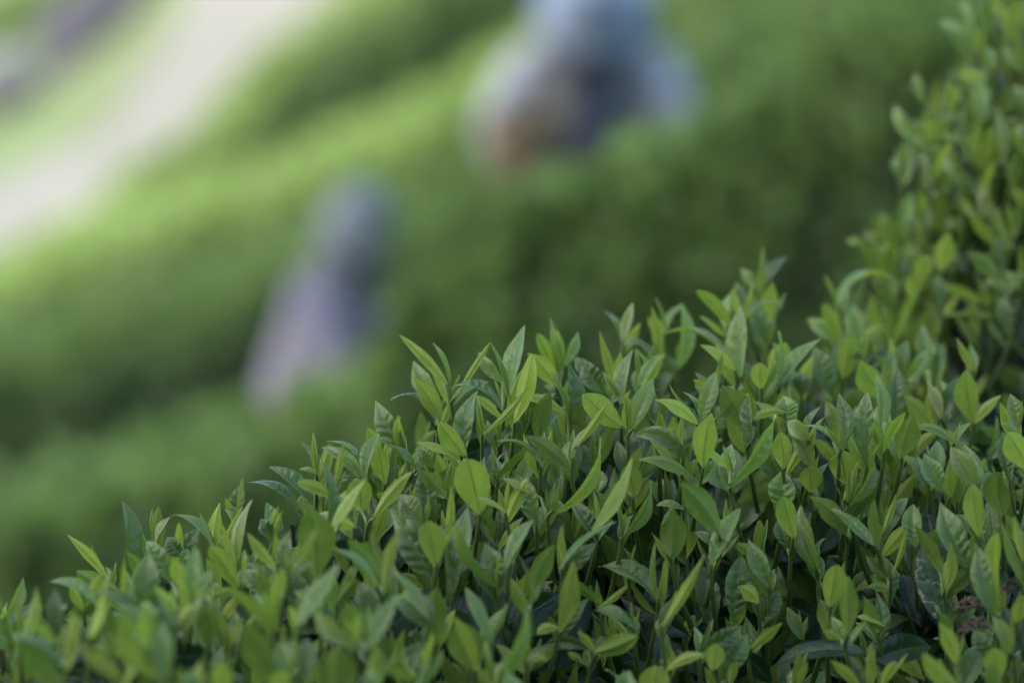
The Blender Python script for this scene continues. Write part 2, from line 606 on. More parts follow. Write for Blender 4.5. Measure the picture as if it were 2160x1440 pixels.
def skin_mesh(name, verts, edges, radii, parent, mat, subdiv=2):
    me = bpy.data.meshes.new(name)
    me.from_pydata([tuple(v) for v in verts], edges, [])
    o = bpy.data.objects.new(name, me)
    COL.objects.link(o)
    md = o.modifiers.new('Skin', 'SKIN')
    md.use_smooth_shade = True
    for sv, r in zip(me.skin_vertices[0].data, radii):
        sv.radius = r if isinstance(r, tuple) else (r, r)
    me.skin_vertices[0].data[0].use_root = True
    ms = o.modifiers.new('Subdivision', 'SUBSURF')
    ms.levels = ms.render_levels = subdiv
    dg = bpy.context.evaluated_depsgraph_get()
    ev = o.evaluated_get(dg)
    nm = bpy.data.meshes.new_from_object(ev)
    o.modifiers.clear()
    o.data = nm
    bpy.data.meshes.remove(me)
    nm.name = name
    nm.materials.clear()
    nm.materials.append(mat)
    for pl in nm.polygons: pl.use_smooth = True
    o.parent = parent
    return o


def lathe(name, prof, parent, mat, sides=28, loc=(0, 0, 0), rot=(0, 0, 0), wob=0.0):
    g = Geo()
    V, F = [], []
    n = len(prof)
    for i, (r, z) in enumerate(prof):
        for j in range(sides):
            a = j / sides * 2 * math.pi
            V.append((r * math.cos(a), r * math.sin(a), z + wob * math.sin(a * 3 + 1) * r))
    for i in range(n - 1):
        for j in range(sides):
            k = (j + 1) % sides
            F.append((i * sides + j, i * sides + k, (i + 1) * sides + k, (i + 1) * sides + j))
    g.add(V, F)
    o = link(name, g.mesh(name), None, mat)
    o.parent = parent
    o.location = loc
    o.rotation_euler = rot
    return o


def finger_chains(V, E, Rr, wrist_i, wrist, d, n):
    """five curled fingers from the end of the palm"""
    d, n = unit(d), unit(n)
    s = np.cross(d, n)
    palm = len(V)
    V.append(wrist + d * .045); Rr.append((.034, .016)); E.append((wrist_i, palm))
    for k, (off, ln) in enumerate([(-.030, .062), (-.010, .072), (.010, .070), (.029, .055)]):
        a = len(V)
        p = wrist + d * .085 + s * off
        V.append(p); Rr.append((.009, .009)); E.append((palm, a))
        V.append(p + d * ln * .45 + n * ln * .1); Rr.append((.0085, .0085)); E.append((a, a + 1))
        V.append(p + d * ln * .75 + n * ln * .45); Rr.append((.0075, .0075)); E.append((a + 1, a + 2))
    a = len(V)
    V.append(wrist + d * .03 - s * .042); Rr.append((.011, .011)); E.append((palm, a))
    V.append(wrist + d * .065 - s * .056 + n * .015); Rr.append((.009, .009)); E.append((a, a + 1))


def picker(name, loc, rz, J, mats, label, hat, extra):
    """J: joints in the body's frame, x = facing direction, y = left, z = up"""
    root = empty(name, loc)
    root.rotation_euler = (0, 0, rz)
    tag(root, label, 'person')
    j = {k: np.array(v, float) for k, v in J.items()}
    V, E, Rr = [], [], []

    def add(p, r, prev=None):
        V.append(np.array(p, float)); Rr.append(r if isinstance(r, tuple) else (r, r))
        if prev is not None: E.append((prev, len(V) - 1))
        return len(V) - 1
    pel = add(j['pelvis'], (.10, .09))
    wa = add((j['pelvis'] + j['chest']) / 2, (.095, .085), pel)
    ch = add(j['chest'], (.11, .09), wa)
    nk = add(j['neck'], .058, ch)
    hd0 = add(j['neck'] * .55 + j['head'] * .45, .07, nk)
    hd1 = add(j['head'], (.078, .092), hd0)
    add(j['head'] + unit(j['head'] - j['neck']) * .075, (.062, .07), hd1)
    for s in ('l', 'r'):
        sh = add(j['sh_' + s], .058, ch)
        el = add(j['el_' + s], .042, sh)
        wr = add(j['wr_' + s], .028, el)
        finger_chains(V, E, Rr, wr, j['wr_' + s], j['wr_' + s] - j['el_' + s], np.array([.3, 0, -1.0]))
        hp = add(j['hip_' + s], .078, pel)
        kn = add(j['kn_' + s], .058, hp)
        an = add(j['an_' + s], .042, kn)
        add(j['an_' + s] + np.array([.13, 0, -.055]), (.04, .026), an)
    body = skin_mesh('body', V, E, Rr, root, SKIN)
    # face: nose, brows, lips and ears as parts of the head
    hd = j['head']
    f = unit(j['face'])
    upv = unit(hd - j['neck'])
    upv = unit(upv - f * np.dot(upv, f))
    lf = np.cross(upv, f)
    g = Geo()
    tube(g, [hd + f * .078 + upv * .02, hd + f * .10 - upv * .012, hd + f * .112 - upv * .03, hd + f * .085 - upv * .036], [.008, .011, .014, .008], 8)
    n_ = link('nose', g.mesh('nose'), None, SKIN); n_.parent = root
    for sgn in (-1, 1):
        g = Geo()
        c = hd + f * .083 + lf * sgn * .031 + upv * .006
        tube(g, [c - lf * .013, c - lf * .006 + f * .004, c + lf * .006 + f * .004, c + lf * .013], [.002, .007, .007, .002], 8)
        e = link('eye', g.mesh('eye'), None, EYE); e.parent = root
        g = Geo()
        c = hd + lf * sgn * .083 - f * .005
        tube(g, [c + upv * .03, c + upv * .015 + lf * sgn * .014, c - upv * .012 + lf * sgn * .012, c - upv * .032], [.004, .012, .011, .005], 8)
        e = link('ear', g.mesh('ear'), None, SKIN); e.parent = root
    g = Geo()
    c = hd + f * .08 - upv * .058
    tube(g, [c - lf * .022, c + f * .008, c + lf * .022], [.003, .007, .003], 8)
    e = link('mouth', g.mesh('mouth'), None, simple_mat('lips', (.30, .13, .11), (.26, .11, .09), 50)); e.parent = root
    # hair at the back of the head
    g = Geo()
    V2 = []
    for a in range(13):
        for b_ in range(9):
            th = -1.9 + 3.8 * a / 12 + math.pi
            ph = -.75 + .85 * b_ / 8
            dirv = f * math.cos(th) * math.cos(ph) + lf * math.sin(th) * math.cos(ph) + upv * math.sin(ph)
            V2.append(hd + dirv * .098)
    g.add(V2, [(a * 9 + b_, (a + 1) * 9 + b_, (a + 1) * 9 + b_ + 1, a * 9 + b_ + 1) for a in range(12) for b_ in range(8)])
    h = link('hair', g.mesh('hair'), None, HAIR); h.parent = root
    # jacket
    V, E, Rr = [], [], []
    pel = add(j['pelvis'] - unit(j['chest'] - j['pelvis']) * .10, (.16, .15))
    wa = add((j['pelvis'] + j['chest']) / 2, (.15, .135), pel)
    ch = add(j['chest'], (.165, .135), wa)
    add(j['chest'] * .4 + j['neck'] * .6, (.085, .08), ch)
    for s in ('l', 'r'):
        sh = add(j['sh_' + s], .080, ch)
        el = add(j['el_' + s], .068, sh)
        add(j['el_' + s] * .12 + j['wr_' + s] * .88, .052, el)
    skin_mesh('jacket', V, E, Rr, root, mats['jacket'])
    # trousers
    V, E, Rr = [], [], []
    pel = add(j['pelvis'], (.15, .14))
    for s in ('l', 'r'):
        hp = add(j['hip_' + s], .105, pel)
        kn = add(j['kn_' + s], .08, hp)
        add(j['an_' + s] * .9 + j['kn_' + s] * .1, .068, kn)
    skin_mesh('trousers', V, E, Rr, root, mats['trousers'])
    for s in ('l', 'r'):
        g = Geo()
        a = j['an_' + s]
        tube(g, [a + np.array([-.06, 0, -.045]), a + np.array([-.01, 0, -.035]), a + np.array([.07, 0, -.05]), a + np.array([.15, 0, -.062]), a + np.array([.185, 0, -.07])], [.03, .052, .048, .042, .012], 10)
        o = link('shoe', g.mesh('shoe'), None, mats['trousers']); o.parent = root
    # hat
    q = Vector(upv).to_track_quat('Z', 'Y').to_euler()
    pos = hd + upv * .045
    lathe('hat', hat, root, mats['hat'], 36, tuple(pos), q, .05)
    # scarf round neck
    V, E, Rr = [], [], []
    cN = j['neck']
    ring = []
    for k in range(9):
        a = k / 8 * 5.2 - 2.6
        ring.append(add(cN + f * .085 * math.cos(a) + lf * .095 * math.sin(a), .042, ring[-1] if ring else None))
    skin_mesh('scarf', V, E, Rr, root, mats['scarf'], 1)
    extra(root, j, f, lf)
    return root


M_BLUE = cloth_mat('blue_cotton', (.30, .36, .48))
M_PALE = cloth_mat('pale_blue_cotton', (.46, .47, .51))
M_NAVY = cloth_mat('navy_cotton', (.12, .14, .20))
M_LILAC = cloth_mat('lilac_cotton', (.31, .285, .345))
M_GREY = cloth_mat('grey_blue_cotton', (.20, .235, .25))
M_DARK = cloth_mat('dark_grey_cotton', (.17, .18, .195))
HAT = [(.0, .10), (.05, .098), (.085, .075), (.098, .02), (.105, -.02), (.13, -.035), (.15, -.05), (.148, -.056), (.13, -.043), (.10, -.03)]
HAT2 = [(.0, .10), (.05, .095), (.085, .073), (.098, .02), (.10, -.02), (.12, -.045), (.13, -.065), (.127, -.069), (.115, -.05), (.095, -.03)]


def apron(root, j, f, lf):
    g = Geo()
    c0, c1 = j['chest'] + np.array([.13, 0, .05]), j['pelvis'] + np.array([.15, 0, -.10])
    n = 8
    V = []
    for i in range(n):
        u = i / (n - 1)
        c = c0 * (1 - u) + c1 * u + np.array([.035 * math.sin(math.pi * u), 0, 0])
        w = .105 + .06 * u
        for k in range(7):
            s = k / 6 * 2 - 1
            V.append(c + np.array([-.05 * s * s, s * w, 0]))
    g.add(V, [(i * 7 + k, (i + 1) * 7 + k, (i + 1) * 7 + k + 1, i * 7 + k + 1) for i in range(n - 1) for k in range(6)])
    o = link('apron', g.mesh('apron'), None, M_NAVY)
    o.parent = root
    md = o.modifiers.new('Solidify', 'SOLIDIFY')
    md.thickness = .006


def no_extra(root, j, f, lf):
    pass


# right-hand picker: faces the camera, bends forward, elbows out
gp = at(1245, 300, 10.0)
zg = gp[2] - .98
J1 = dict(pelvis=(-.05, 0, .93), chest=(.17, 0, 1.20), neck=(.27, 0, 1.33), head=(.36, 0, 1.43), face=(.55, 0, -.85),
          sh_l=(.19, .17, 1.25), sh_r=(.19, -.17, 1.25), el_l=(.24, .235, 1.06), el_r=(.20, -.25, 1.09),
          wr_l=(.40, .08, .93), wr_r=(.30, -.15, .95), hip_l=(-.05, .10, .86), hip_r=(-.05, -.10, .86),
          kn_l=(.03, .11, .47), kn_r=(-.02, -.11, .47), an_l=(-.05, .12, .085), an_r=(-.08, -.12, .085))
picker('person', (gp[0], gp[1] + .05, zg - .04), R(-90), J1, dict(jacket=M_PALE, trousers=M_NAVY, hat=M_BLUE, scarf=M_NAVY),
       'person in blue sun hat, pale sleeves and dark apron bending with elbows out', HAT, apron).scale = (.95, 1.0, .97)

# left-hand picker: seen from the side, bent to the right
gp2 = at(645, 870, 10.0)
J2 = dict(pelvis=(-.03, 0, .93), chest=(.06, 0, 1.21), neck=(.11, 0, 1.31), head=(.16, 0, 1.39), face=(.85, 0, -.45),
          sh_l=(.06, .15, 1.25), sh_r=(.07, -.15, 1.25), el_l=(.20, .20, 1.07), el_r=(.16, -.21, 1.05),
          wr_l=(.38, .12, 1.03), wr_r=(.34, -.14, 1.0), hip_l=(-.06, .10, .86), hip_r=(-.06, -.10, .86),
          kn_l=(.02, .11, .47), kn_r=(-.04, -.11, .47), an_l=(-.08, .12, .085), an_r=(-.10, -.12, .085))


def vest(root, j, f, lf):
    g = Geo()
    tube(g, [j['chest'] + np.array([.10, -.12, .06]), j['chest'] + np.array([.14, -.10, -.06]), j['pelvis'] + np.array([.20, -.06, .10])], [.05, .07, .05], 10)
    o = link('chest_bag', g.mesh('chest_bag'), None, M_DARK)
    o.parent = root


picker('person', (gp2[0], gp2[1], gp2[2] - .93), R(-15), J2, dict(jacket=M_LILAC, trousers=M_LILAC, hat=M_GREY, scarf=M_GREY),
       'person in grey blue hat and lilac jacket stooping sideways behind the hedge, left of centre', HAT2, vest).scale = (.84, .8, 1.0)

# bamboo basket at the right picker's side
bp = at(1108, 378, 9.62)
bk = empty('basket', bp)
bk.scale = (.86, .86, .86)
tag(bk, 'brown bamboo basket held at the waist of the picker in the blue hat', 'basket')
lathe('wall', [(.0, .0), (.075, .0), (.09, .03), (.115, .12), (.125, .19), (.118, .19), (.10, .10), (.07, .02), (0, .015)], bk, BASKET, 30)
for k in range(5):
    g = Geo()
    a = np.linspace(0, 2 * math.pi, 31)
    r = .084 + .009 * k
    z = .02 + .042 * k
    tube(g, np.c_[(r + .008) * np.cos(a), (r + .008) * np.sin(a), np.full(31, z)], .006, 6)
    o = link('hoop', g.mesh('hoop'), None, BASKET); o.parent = bk
g = Geo()
tube(g, bez(np.array([.10, .05, .17]), np.array([.10, .16, .30]), np.array([.14, .19, .42]), 10), .007, 6)
o = link('strap', g.mesh('strap'), None, BASKET); o.parent = bk

# ------------------------------------------------------------------ close tea bushes: leaves
PX = S / 2160.0     # metres per survey unit at 1 m


def leaf_geo(geo, B, T, bend, width, Wd, Nad, fold=.3, quilt=.0, curl=0., shape='lance', nL=26, nW=8, serr=.035, tint=(0, 0, .5), wave=0., seed=0):
    ax = T - B
    Ln = np.linalg.norm(ax)
    n = nL + 1
    t = np.linspace(0, 1, n)
    mid = (B + T) / 2 + bend
    C = bez(B, mid, T, n)
    tan = unit(np.gradient(C, axis=0))
    W = unit(Wd - (tan @ Wd)[:, None] * tan)
    N = np.cross(tan, W)
    sgn = 1.0 if float(N[n // 2] @ Nad) > 0 else -1.0
    N = N * sgn
    if shape == 'blunt':
        prof = np.sin(math.pi * t ** 1.25) ** .62
    elif shape == 'bud':
        prof = np.sin(math.pi * t ** .72) ** .9
    elif shape == 'old':
        prof = np.sin(math.pi * t ** .95) ** .8
    else:
        q_ = np.clip((t - .55) / .45, 0, 1)
        sa, sb = .98 + .30 * ((seed * .618) % 1), .66 + .30 * ((seed * .377) % 1)
        prof = np.sin(math.pi * t ** sa) ** sb * (1 - (.15 + .4 * ((seed * .271) % 1)) * q_ * q_ * (3 - 2 * q_))
    prof = prof * np.clip((t + .02) / .10, 0, 1) ** .5
    prof = np.maximum(prof, .035 * (1 - t))
    C = C - N * (curl * Ln * np.clip(t - .5, 0, 1) ** 2 * 4)[:, None]
    u = np.linspace(-1, 1, nW + 1)
    au = np.abs(u)
    w = width * .5 * prof
    fo = fold * (1 - .45 * t)
    tooth = 1 + serr * ((np.arange(n) % 2) * 2 - 1)[:, None] * (au > .99)[None, :] * np.clip(prof * 1.5, 0, 1)[:, None]
    lop = 1 + .12 * math.sin(seed * 2.3) * np.sign(u)[None, :] * np.sin(math.pi * t)[:, None]
    lat = (w[:, None] * u[None, :]) * np.cos(fo)[:, None] * tooth * lop
    # the blade lifts from the rib and flattens outwards
    lift = w[:, None] * (np.tanh(au * 2.2) / np.tanh(2.2))[None, :] * np.sin(fo)[:, None]
    ph = t[:, None] * 7.0 - au[None, :] * 1.05 + .22 * np.sin(t * 11 + seed * 1.7)[:, None] + .2 * np.sign(u)[None, :]
    q = quilt * width * (.62 + .38 * np.sin(t * 6 + seed * 1.3))[:, None] * (1 + .35 * np.sign(u) * math.sin(seed))[None, :] * (np.abs(np.sin(math.pi * ph)) - .55) * np.sin(math.pi * np.clip(au, 0, 1) ** .8)[None, :] * np.clip(prof, 0, 1)[:, None]
    wv = wave * width * np.sin(t * 9 + seed)[:, None] * (au ** 2)[None, :] * np.sign(u)[None, :]
    along = np.zeros((n, nW + 1))
    if shape == 'heart':
        prof2 = 0
    back = -.5 * width * (1 - au[None, :]) * 0
    V = C[:, None, :] + W[:, None, :] * lat[..., None] + N[:, None, :] * (lift + q + wv)[..., None]
    if shape == 'blunt' and seed % 3 == 0:      # notched tip folded over
        V = V - (tan[:, None, :] * (.35 * width * np.exp(-(u[None, :] / .35) ** 2) * (t[:, None] ** 9))[..., None])
    V = V.reshape(-1, 3)
    m = nW + 1
    i, jj = np.meshgrid(np.arange(nL), np.arange(nW), indexing='ij')
    if sgn > 0:
        f = np.stack([i * m + jj, (i + 1) * m + jj, (i + 1) * m + jj + 1, i * m + jj + 1], -1)
    else:
        f = np.stack([i * m + jj, i * m + jj + 1, (i + 1) * m + jj + 1, (i + 1) * m + jj], -1)
    uv = np.stack(np.broadcast_arrays((u * .5 + .5)[None, :], t[:, None]), -1).reshape(-1, 2)
    geo.add(V, f.reshape(-1, 4), uv, tint)


KIND = {   # age, warm, top side shown, quilt, fold, lean (tip away +), shape
 'L': (.05, .0, False, .02, .30, -.22, 'blunt'),
 'M': (.60, .0, False, .03, .36, -.16, 'lance'),
 'T': (.56, .0, True, .22, .50, .30, 'lance'),
 'P': (.14, .05, True, .135, .50, .38, 'lance'),
 'W': (.10, .6, True, .03, .40, .18, 'lance'),
 'N': (.10, .12, False, .02, .55, -.05, 'lance'),
 'B': (.08, .15, True, .0, 1.1, .0, 'bud'),
 'E': (.35, .0, True, .03, .45, .05, 'lance'),
 'O': (.95, .0, True, .03, .18, .35, 'old'),
 'D': (.75, .0, True, .05, .10, .15, 'old'),
 'Y': (.0, .25, True, .02, .2, .2, 'old'),
}


def parse(txt):
    out = []
    for ln in txt.strip().splitlines():
        p = ln.split()
        tx, ty, bx, by, w = map(float, p[:5])
        k = p[5]
        d = float(p[6]) if len(p) > 6 else 0.0
        bend = float(p[7]) if len(p) > 7 else 0.0
        out.append((tx, ty, bx, by, w, k, d, bend))
    return out


def survey_leaf(geo, rec, D, seed, hi=True):
    """one leaf read off the survey: base, tip and shown width at distance D"""
    tx, ty, bx, by, w, k, d, bend = rec
    r = random.Random(seed)
    age, warm, topside, quilt, fold, lean, shape = KIND[k]
    lenpx = math.hypot(tx - bx, ty - by)
    D = D + d
    m = PX * D
    L = lenpx * m
    lean = lean + r.uniform(-.1, .1)
    B = at(bx, by, D)
    T = at(tx, ty, D + lean * L)
    e = unit(T - B)
    # image-plane perpendicular and the view direction
    perp = unit(np.cross(e, FWD))
    if perp @ UP < 0: perp = -perp
    depth = unit(np.cross(perp, e))
    if depth @ FWD < 0: depth = -depth
    true_w = max(w, (.30 if k not in 'BN' else .12) * lenpx)
    roll = math.acos(min(1, w / true_w)) * (1 if r.random() < .5 else -1)
    roll = max(-1.1, min(1.1, roll))
    if bend > 0: roll = abs(roll) + .25
    Wd = perp * math.cos(roll) + depth * math.sin(roll)
    width = true_w * m * (1.08 if topside else 1.0)
    if k == 'B':
        width *= 1.5
    nad = -depth * math.cos(roll) + perp * math.sin(roll)
    if not topside: nad = -nad
    if bend > 0 and nad @ UP < 0 and topside: nad = -nad
    if bend == 0 and k not in 'BO': bend = r.uniform(-.06, .06) * lenpx
    bv = perp * bend * m * 2
    if topside: bv = bv + nad * L * r.uniform(.02, .16)
    else: bv = bv + nad * L * r.uniform(-.02, .08)
    curl = r.uniform(.0, .10) if bend == 0 else 0.02
    if k in 'PT': curl += .05
    if k == 'L': curl *= .4
    ti = (min(1, max(0, age + r.uniform(-.10, .10))), max(0, min(1, warm + (r.random() < .12) * .3)) if age < .3 else 0.0, min(1, max(0, .5 + r.uniform(-.22, .22))))
    sh = shape
    if k == 'L' and w < .60 * lenpx and seed % 4: sh = 'lance'
    if k in 'M' and w > .62 * lenpx: sh = 'blunt'
    leaf_geo(geo, B, T, bv, width, Wd, nad, fold + r.uniform(-.1, .12), quilt * r.uniform(.7, 1.3), curl, sh, 48 if hi else 14, 8 if hi else 4,
             .04, ti, .07 * r.uniform(0, 1), seed)
    return B, T


